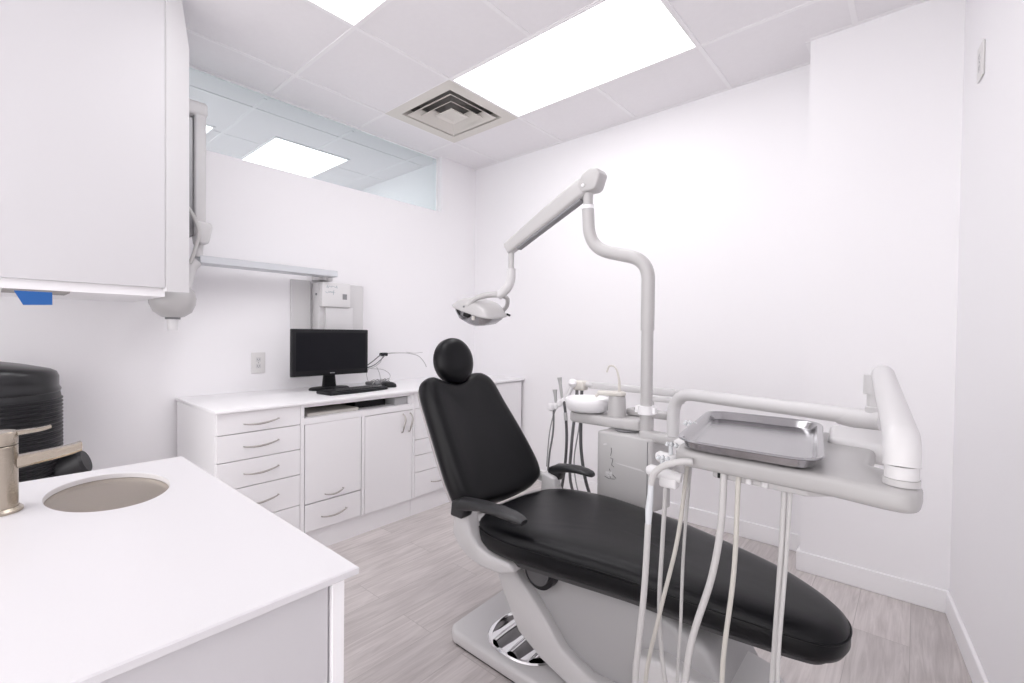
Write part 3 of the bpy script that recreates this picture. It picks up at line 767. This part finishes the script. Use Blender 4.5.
    for i in range(nx + 1):
        yy = -1 + 2 * i / nx; hw_ = .138 * max(0.02, 1 - abs(yy) ** 2.6) ** (1 / 2.6)
        z = c.z + .012 + .012 * math.sin(yy * 3.2 * PI)
        rows.append([(c.x + yy * .135, c.y - hw_, z - .004), (c.x + yy * .135, c.y - hw_ * .5, z), (c.x + yy * .135, c.y + hw_ * .5, z), (c.x + yy * .135, c.y + hw_, z - .004)])
    m.loft(rows, cap=False, closed=False)
    q = m.build('grooved_plate', CHROME, f, ang=60)
    rel(f)
chair()

# ------------------------------------------------------------------ side unit with spittoon
def side_unit():
    o = thing('spittoon_unit', (-.92, 1.93, .49), 'ivory side unit box with round spittoon bowl and cup filler beside the chair', 'dental unit')
    MB().prism([(-1.05, 1.865), (-1.035, 1.852), (-.812, 1.850), (-.795, 1.86), (-.765, 1.98), (-.785, 2.02), (-1.02, 2.03), (-1.04, 2.0)], 'z', .472, .778, .010, 3).build('box', ENAM, o, ang=30)
    MB().box((-.8125, 1.850 - .002, .49), (-.8105, 1.853, .765)).build('seam', GREYP, o, smooth=False)
    # scuffs and torn label marks on the box front
    m = MB(); random.seed(5); y = 1.8505
    for pts in ([(-.975, .715), (-.973, .70), (-.977, .68)], [(-.978, .67), (-.966, .668), (-.972, .640), (-.96, .633)], [(-1.0, .60), (-.985, .594), (-.965, .598), (-.95, .586)], [(-.982, .622), (-.978, .61), (-.985, .60), (-.975, .583)], [(-1.005, .585), (-.985, .578), (-.955, .582)]):
        m.tube([(a, y, b) for a, b in pts], .0012, 6)
    m.build('scratches', mat('scuff', (.10, .10, .10), .6), o)
    for pg in ([(-1.0, .607), (-.97, .612), (-.968, .592), (-.985, .588), (-1.0, .595)], [(-.955, .655), (-.84, .648), (-.822, .640), (-.86, .642), (-.94, .650)], [(-1.015, .725), (-1.0, .732), (-.995, .726), (-1.01, .720)]):
        MB().prism(pg, 'y', 1.8495, 1.8535).build('torn_label', PLASW, o, smooth=False)
    # platform
    MB().prism([(-1.245, 1.94), (-1.22, 1.915), (-.93, 1.915), (-.885, 1.93), (-.875, 1.98), (-.90, 2.07), (-1.20, 2.07), (-1.245, 2.04)], 'z', .786, .832, .010, 3).build('platform', PLAS, o, ang=30)
    MB().prism([(-1.0, 2.03), (-.80, 2.03), (-.79, 2.08), (-.99, 2.09)], 'z', .832, .866, .010, 3).build('platform_back', PLAS, o, ang=30)
    MB().lathe([(.05, .779), (.055, .783), (.04, .785)], (-.95, 1.95, 0), 32).build('swivel', GREYP, o)
    # bowl
    pr = [(.02, .838), (.085, .838), (.100, .850), (.106, .880), (.105, .897), (.098, .902), (.090, .899), (.082, .882), (.06, .868), (.015, .862)]
    MB().lathe(pr, (-1.175, 1.985, 0), 48).build('spittoon_bowl', TRIM, o, ang=60)
    MB().lathe([(.045, .832), (.045, .839)], (-1.175, 1.985, 0), 32).build('bowl_base', GREYP, o)
    # cup filler
    MB().lathe([(.043, .832), (.038, .915), (.037, .925)], (-1.02, 1.985, 0), 36).build('cup_filler', PLAS, o)
    MB().prism([(-1.105, 1.955), (-1.095, 1.940), (-1.02, 1.942), (-.985, 1.965), (-.982, 2.0), (-1.01, 2.022), (-1.04, 2.02), (-1.06, 1.985), (-1.10, 1.975)], 'z', .925, .945, .006, 3).build('filler_cap', BEIGE, o, ang=30)
    MB().tube([(-1.10, 1.958, .930), (-1.112, 1.950, .915)], .007, 10).build('bowl_spout', BEIGE, o)
    P = smooth_path([(-1.008, 1.985, .94), (-1.010, 1.985, .99), (-1.022, 1.985, 1.040), (-1.040, 1.985, 1.060), (-1.062, 1.985, 1.058), (-1.074, 1.985, 1.030)], 8)
    MB().tube(P, [.007 - .0028 * min(1, i / 16) for i in range(len(P))], 12).build('gooseneck_spout', BEIGE, o)
    # support below
    m = MB(); m.tube(fillet([(-.93, 1.94, .48), (-.93, 1.94, .28), (-.86, 1.56, .26)], .08), .035, 20); m.build('support_arm', PLAS, o)
    # block joining pole and instrument arm
    MB().prism([(-.86, .762), (-.71, .762), (-.66, .775), (-.66, .800), (-.86, .806)], 'y', 1.865, 1.925, .010, 3).build('arm_bracket', ENAM, o)
    rel(o)
side_unit()

# ------------------------------------------------------------------ operating lamp on its pole
def lamp():
    px, py = -.842, 1.90
    o = thing('operating_lamp', (px, py, .779), 'white dental operating lamp on a tall bent pole with a sloping arm', 'lamp')
    MB().tube([(px, py, .780), (px, py, 1.225)], .0245, 28).build('lower_pole', PLAS, o)
    m = MB(); m.lathe([(.034, .872), (.034, .908)], (px, py, 0), 32); m.box((px - .046, py - .012, .876), (px - .03, py + .012, .904), .003); m.box((px + .03, py - .012, .876), (px + .044, py + .012, .904), .003)
    c = m.build('collar', TRIM, o)
    MB().tube([(px - .05, py, .89), (px - .045, py, .89)], .006, 10).build('set_screw', DARKP, c)
    P = fillet([(px, py, 1.225), (px, py, 1.520), (-1.125, 1.90, 1.600), (-1.136, 1.90, 1.80)], [.085, .11], 12)
    MB().tube(P, .0275, 28).build('bent_pole', PLAS, o)
    MB().lathe([(.029, 1.783), (.029, 1.798), (.026, 1.801)], (-1.136, 1.90, 0), 28).build('pole_sleeve', TRIM, o)
    MB().tube([(-1.136, 1.90, 1.79), (-1.136, 1.90, 1.878)], .0225, 24).build('pivot_post', ENAM, o)
    # spring arm
    A = Vector((-1.085, 1.90, 1.928)); Bv = Vector((-1.602, 1.885, 1.652)); D = (Bv - A).normalized(); U = Vector((0, 1, 0)).cross(D).normalized() * -1
    if U.z < 0: U = -U
    Yv = D.cross(U)
    def sect(t, hh, ww, off=0, k=20, pw=.6):
        c = A + (Bv - A) * t + U * off
        return [c + U * (hh * abs(math.sin(q)) ** pw * (1 if math.sin(q) > 0 else -1)) + Yv * (ww * abs(math.cos(q)) ** pw * (1 if math.cos(q) > 0 else -1)) for q in [2 * PI * j / k for j in range(k)]]
    arm = MB().loft([sect(.13, .041, .034), sect(.16, .046, .036), sect(.5, .043, .034), sect(.90, .037, .030), sect(1.0, .034, .028)]).build('spring_arm', PLAS, o, ang=50)
    MB().loft([sect(.20, .012, .022, -.046), sect(.90, .008, .020, -.038)]).build('arm_slot', GREYP, arm, ang=40)
    # knuckle at the elbow
    e = MB(); q = [(-1.06, 1.985), (-1.035, 1.972), (-1.055, 1.900), (-1.085, 1.882), (-1.17, 1.842), (-1.145, 1.93)]
    e.prism([(-1.072, 1.950), (-1.056, 1.925), (-1.078, 1.866), (-1.095, 1.856), (-1.150, 1.856), (-1.178, 1.885), (-1.150, 1.938), (-1.110, 1.958)], 'y', 1.862, 1.938, .008, 3)
    e.build('elbow_housing', PLAS, o, ang=30)
    MB().tube([(-1.140, 1.861, 1.885), (-1.140, 1.857, 1.885)], .008, 12).build('bolt', TRIM, o)
    MB().tube([tuple(Bv + U * .020 + D * -.002), tuple(Bv + U * .020 + D * .012)], .010, 12).build('end_knob', mat('knob_tan', (.5, .38, .26), .5), o)
    # drop joint
    dx, dy = -1.582, 1.885
    MB().tube([(dx, dy, 1.65), (dx, dy, 1.53)], .0155, 20).build('drop_pin', ENAM, o)
    P = fillet([(dx, dy, 1.545), (dx, dy, 1.455), (dx - .075, dy - .01, 1.408)], .055, 8)
    MB().tube(P, .0235, 24).build('drop_sleeve', PLASW, o)
    # yoke
    MB().tube(smooth_path([(-1.645, 1.872, 1.414), (-1.71, 1.835, 1.410), (-1.765, 1.800, 1.388), (-1.80, 1.79, 1.355)], 8), [.016] * 12 + [.014] * 13, 14).build('yoke', PLAS, o)
    MB().tube(smooth_path([(-1.640, 1.880, 1.408), (-1.645, 1.93, 1.395), (-1.685, 1.975, 1.36), (-1.72, 1.985, 1.335)], 8), .012, 14).build('yoke', PLAS, o)
    # lamp head, tilted
    hc = Vector((-1.800, 1.875, 1.335))
    ex = Vector((.93, .06, -.27)).normalized(); ey = Vector((0, 1, .12)); ey = (ey - ex * ey.dot(ex)).normalized(); ez = ex.cross(ey)
    Mh = Matrix(((ex.x, ey.x, ez.x, hc.x), (ex.y, ey.y, ez.y, hc.y), (ex.z, ey.z, ez.z, hc.z), (0, 0, 0, 1)))
    hd = bpy.data.objects.new('lamp_head', None)
    def sr(sx, sy, z, p=.55, ox=0): return [Mh @ Vector((ox + sx * abs(math.cos(a)) ** p * (1 if math.cos(a) > 0 else -1), sy * abs(math.sin(a)) ** p * (1 if math.sin(a) > 0 else -1), z)) for a in [2 * PI * k / 40 for k in range(40)]]
    sh = MB().loft([sr(.140, .098, -.002), sr(.146, .104, .004), sr(.138, .098, .014), sr(.118, .090, .034), sr(.085, .078, .050), sr(.045, .05, .057)]).build('lamp_housing', PLAS, o, ang=45)
    bpy.data.objects.remove(hd)
    # rim
    MB().loft([sr(.150, .106, -.006), sr(.152, .108, .0), sr(.148, .105, .005), sr(.143, .10, .0), sr(.150, .106, -.006)], cap=False).build('rim', ENAM, sh, ang=60)
    MB().loft([sr(.138, .098, -.003), sr(.128, .094, -.026), sr(.095, .086, -.058), sr(.045, .06, -.076), sr(.01, .02, -.080)]).build('lens', mat('lens_mirror', (.36, .36, .37), .18, metal=.9), sh, ang=60)
    m = MB(); m.box((-.02, -.108, -.030), (.02, -.085, -.008), .003, 1, Mh); m.build('front_clip', DARKP, sh)
    m = MB(); m.box((.04, -.104, -.034), (.058, -.080, -.012), .003, 1, Mh); m.build('catch', BEIGE, sh)
    m = MB(); m.tube([Mh @ Vector((.13, .08, .005)), Mh @ Vector((.150, .09, .0))], .006, 10); m.build('handle_stub', DARKP, sh)
    m = MB(); m.box((-.10, -.002, .0665), (.10, .002, .0715), 0, 1, Mh); m.build('top_seam', GREYP, sh) if False else m.bm.free()
    for a, b in (((-.03, -.099, .018)), (0, 0)) if False else ():
        pass
    MB().tube([Mh @ Vector((-.03, -.096, .020)), Mh @ Vector((-.03, -.100, .020))], .006, 10).build('screw', GREYP, sh)
    rel(o)
lamp()

# ------------------------------------------------------------------ instrument delivery unit
HB, HT = .937, .973     # underside and top of the unit head
def delivery():
    o = thing('instrument_unit', (-.722, 1.885, .80), 'white instrument delivery unit on a jointed tube arm with hanging hoses', 'dental unit')
    P = fillet([(-.722, 1.885, .800), (-.722, 1.885, .975), (-.085, 1.605, .988)], .10, 12)
    MB().tube(P, [.024 - .002 * (i / len(P)) for i in range(len(P))], 28).build('swing_tube', PLASW, o)
    MB().tube([(-.16, 1.642, .982), (-.125, 1.625, .983), (-.062, 1.596, .985)], [.0225, .027, .028], 28).build('tube_socket', PLASW, o)
    MB().lathe([(.018, 1.005), (.018, 1.02), (.0145, 1.022), (.0145, 1.10)], (-.084, 1.605, 0), 24).build('joint_pin', PLASW, o)
    MB().lathe([(.022, 1.055), (.022, 1.105)], (-.084, 1.605, 0), 24).build('joint_sleeve', PLASW, o)
    # balance arm
    MB().tube(fillet([(-.070, 1.60, 1.075), (-.066, 1.590, 1.112), (-.015, .985, 1.043), (-.0148, .978, 1.003)], [.02, .035], 10), .0235, 32).build('balance_arm', PLASW, o)
    MB().lathe([(.0215, .985), (.0215, 1.005)], (-.0148, .978, 0), 32).build('joint_collar', PLASW, o)
    MB().lathe([(.023, .974), (.023, .9845)], (-.0148, .978, 0), 32).build('joint_base', PLAS, o)
    # head body
    pl = [(-.378, 1.02), (-.372, .985), (-.345, .968), (-.10, .955), (-.035, .940), (-.005, .940), (.009, .958), (.011, 1.0), (-.004, 1.06), (-.06, 1.10), (-.06, 1.36), (-.09, 1.40), (-.35, 1.40), (-.378, 1.36)]
    MB().prism(pl, 'z', HB, HT, .012, 4).build('head_body', mat('head_grey', (.40, .39, .388), .35, coat=.3), o, ang=30)
    MB().prism([(-.142, 1.26), (-.04, 1.24), (-.025, 1.27), (-.025, 1.42), (-.05, 1.45), (-.160, 1.45)], 'z', HB + .005, HT + .012, .012, 3).build('rear_housing', PLASW, o, ang=30)
    MB().prism([(-.30, .99), (-.14, .985), (-.06, 1.06), (-.08, 1.30), (-.30, 1.30)], 'z', HB - .016, HB + .002, .006, 3).build('underside_cover', PLAS, o, ang=30)
    # small vents / buttons
    for k in range(3):
        MB().box((-.075 + k * .012, .938 - .0, HB + .004), (-.070 + k * .012, .957, HB + .0065)).build('button', DARKP, o, smooth=False) if False else None
    for x, y in ((-.285, .985), (-.232, .985), (-.205, .985)):
        MB().tube([(x, y, HB + .002), (x, y, HB - .012)], .006 if x > -.27 else .003, 12).build('under_knob', PLASW if x > -.27 else DARKP, o)
    # tray shelf pin
    MB().lathe([(.05, .970), (.05, .9755)], (-.27, 1.16, 0), 32).build('tray_mount', ENAM, o)
    # holders at the left end
    knobs = [(-.404, .992, .908, 0), (-.412, 1.060, .924, 1), (-.404, 1.150, .940, 2)]
    MB().tube(smooth_path([(-.375, 1.18, .945), (-.395, 1.12, .935), (-.40, 1.05, .922), (-.40, .99, .910)], 6), .010, 14).build('holder_rail', PLASW, o)
    for x, y, z, i in knobs:
        m = MB(); m.tube([(x - .030, y, z), (x - .024, y, z + .001), (x + .018, y + .003, z - .002), (x + .042, y + .005, z - .004)], [.009, .0135, .0125, .010], 18)
        m.box((x - .002, y - .010, z - .028), (x + .036, y + .016, z - .004), .006, 3)
        h = m.build('holder', PLASW, o)
        m = MB(); m.tube([(x + .002, y, z + .008), (x + .002, y, z + (.03 if i < 2 else .048))], .0048, 12)
        for k in range(3): m.tube([(x + .002 - .010 + .01 * k, y, z + (.030 if i < 2 else .050) + (.004 if k == 1 else 0)), (x + .002 - .006 + .01 * k, y, z + (.036 if i < 2 else .058))], .0045, 8)
        m.build('valve_knob', CLEAR, h)
    # lever hose in front
    MB().tube(smooth_path([(-.328, .962, .953), (-.350, .955, .950), (-.380, .952, .937), (-.403, .955, .915), (-.411, .958, .890)], 8), .0068, 16).build('curved_hose', HOSE, o)
    MB().tube([(-.411, .958, .905), (-.412, .958, .87), (-.415, .958, .835), (-.416, .958, .80)], [.0055, .0065, .0078, .006], 14).build('hose_connector', CLEAR, o)
    # hoses: holder -> hanging loop below -> underside
    def hose(pts, r, m): MB().tube(smooth_path(pts, 10), r, 12).build('hose', m, o)
    hose([(-.416, .958, .805), (-.424, .960, .65), (-.442, .965, .46), (-.44, .965, .34), (-.41, .965, .27), (-.37, .97, .30), (-.348, .975, .43), (-.330, .98, .58), (-.296, .985, .72), (-.280, .985, .83), (-.276, .985, HB)], .0066, HOSE)
    hose([(-.420, 1.065, .90), (-.428, 1.065, .72), (-.432, 1.065, .56), (-.412, 1.06, .40), (-.36, 1.05, .26), (-.25, 1.03, .22), (-.20, 1.02, .32), (-.193, 1.02, .55), (-.181, 1.005, .78), (-.176, 1.0, HB)], .0050, HOSE)
    hose([(-.372, 1.06, .925), (-.388, 1.05, .75), (-.42, 1.04, .58), (-.448, 1.03, .40), (-.42, 1.02, .26), (-.34, 1.01, .25), (-.285, 1.0, .40), (-.272, .992, .58), (-.256, .99, .75), (-.250, .985, HB)], .0046, HOSEY)
    hose([(-.375, 1.09, .925), (-.388, 1.09, .72), (-.392, 1.09, .55), (-.39, 1.08, .36), (-.33, 1.06, .22), (-.24, 1.03, .24), (-.186, 1.005, .42), (-.180, 1.0, .62), (-.172, 1.0, .78), (-.166, 1.0, HB)], .0036, HOSE)
    rel(o)
    # steel tray
    c = Vector((-.268, 1.165, .9765))
    t = thing('instrument_tray', c, 'rectangular stainless steel tray lying on the instrument unit', 'tray')
    cor = [(-.362, .940), (-.108, .938), (-.168, 1.395), (-.432, 1.385)]
    # rounded outline
    rnd = []
    L = len(cor)
    for i in range(L):
        a, b, d = Vector(cor[i - 1]), Vector(cor[i]), Vector(cor[(i + 1) % L])
        A = b + (a - b).normalized() * .066; D = b + (d - b).normalized() * .066
        for k in range(9):
            q = k / 8; rnd.append((1 - q) ** 2 * A + 2 * q * (1 - q) * b + q * q * D)
    n = len(rnd); cc = sum(rnd, Vector((0, 0))) / n
    nr = []
    for i in range(n):
        d = (rnd[(i + 1) % n] - rnd[i - 1]).normalized(); nr.append(Vector((-d.y, d.x)))
    def R(ins, z): return [(rnd[i].x + nr[i].x * ins, rnd[i].y + nr[i].y * ins, z) for i in range(n)]
    z0 = .9767
    m = MB().loft([R(.030, z0), R(.024, z0), R(.015, z0 + .002), R(.010, z0 + .016), R(.002, z0 + .017), R(0, z0 + .0185), R(.002, z0 + .021), R(.009, z0 + .0205), R(.012, z0 + .018), R(.018, z0 + .0035), R(.021, z0 + .0018), R(.025, z0 + .0014), R(.030, z0 + .0014)])
    m.build('pan', STEEL, t, ang=50)
    rel(t)
delivery()

# ------------------------------------------------------------------ assistant arm with suction hoses
def assistant():
    Y = 2.12
    o = thing('suction_arm', (-.84, 1.96, .80), 'white folding arm carrying suction handpieces and dark hoses behind the chair', 'dental unit')
    MB().box((-1.262, Y + .02, .925), (-.80, Y + .05, .958), .004, 2).build('upper_link', PLASW, o)
    MB().box((-.93, Y - .03, .900), (-.76, Y + .0, .925), .004, 2).build('lower_link', PLASW, o)
    MB().lathe([(.014, .905), (.014, .956)], (-.80, Y + .012, 0), 24).build('link_pivot', PLASW, o)
    m = MB(); m.tube(fillet([(-.915, Y - .015, .91), (-.915, Y - .015, .76), (-.88, 2.02, .74)], .05), .018, 16); m.build('link_post', PLASW, o)
    MB().box((-1.345, Y - .005, .912), (-1.278, Y + .05, .962), .010, 3).build('holder_block', BEIGE, o)
    MB().tube([(-1.28, Y + .03, .945), (-1.245, Y + .03, .942)], .014, 16).build('knob', PLASW, o)
    MB().lathe([(.004, -.024), (.017, -.016), (.024, 0), (.018, .016), (.004, .023)], (-1.340, Y - .01, .948), 24).build('ball_knob', TRIM, o)
    MB().tube([(-1.340, Y - .02, .925), (-1.350, Y - .05, .87)], .012, 12).build('holder_stem', PLASW, o)
    # row of small holder knobs
    for k in range(4):
        MB().lathe([(.004, -.020), (.014, -.014), (.017, 0), (.013, .014), (.004, .018)], (-1.350 - k * .016, Y - .04 - k * .014, .872 - k * .014), 20).build('holder', TRIM, o)
    MB().lathe([(.004, -.022), (.016, -.015), (.020, 0), (.016, .015), (.004, .02)], (-1.413, Y - .10, .825), 24).build('ball_knob', TRIM, o)
    # handpieces
    for x, y, z, h, lb, lean in ((-1.370, Y - .06, .868, .10, 0, -.014), (-1.395, Y - .08, .845, .06, 0, -.006)):
        MB().tube([(x, y, z), (x + lean, y, z + h * .8), (x + lean * 1.2, y, z + h), (x + lean * 1.3, y, z + h + .01)], [.007, .009, .011, .013], 14).build('suction_tip', mat('tip_grey', (.5, .5, .5), .4), o)
    def hose(pts, r, m): MB().tube(smooth_path(pts, 8), r, 10).build('hose', m, o)
    D = mat('hose_dark', (.08, .08, .085), .45)
    hose([(-1.325, Y + .01, .915), (-1.328, Y, .80), (-1.335, Y - .02, .62), (-1.35, Y, .42), (-1.33, Y + .1, .20)], .008, HOSEG)
    hose([(-1.295, Y + .01, .915), (-1.292, Y, .78), (-1.275, Y - .02, .60), (-1.235, Y - .02, .42), (-1.2, Y + .08, .22)], .0085, D)
    hose([(-1.360, Y - .06, .86), (-1.340, Y - .07, .78), (-1.333, Y - .07, .66), (-1.350, Y - .06, .50), (-1.42, Y, .30)], .0075, D)
    hose([(-1.403, Y - .09, .82), (-1.397, Y - .10, .70), (-1.420, Y - .10, .56), (-1.440, Y - .08, .40), (-1.46, Y, .24)], .005, HOSEG)
    hose([(-1.385, Y - .08, .84), (-1.41, Y - .09, .76), (-1.43, Y - .09, .66), (-1.45, Y - .08, .50)], .0032, mat('hose_mid', (.35, .35, .355), .45))
    hose([(-1.320, Y + .01, .91), (-1.30, Y, .75), (-1.33, Y, .55), (-1.31, Y, .40), (-1.29, Y + .05, .30)], .0035, mat('hose_mid', (0, 0, 0)))
    MB().tube([(-1.343, Y - .07, .80), (-1.339, Y - .07, .76)], [.010, .010], 12).build('hose_joint', mat('tip_grey', (0, 0, 0)), o)
    rel(o)
assistant()
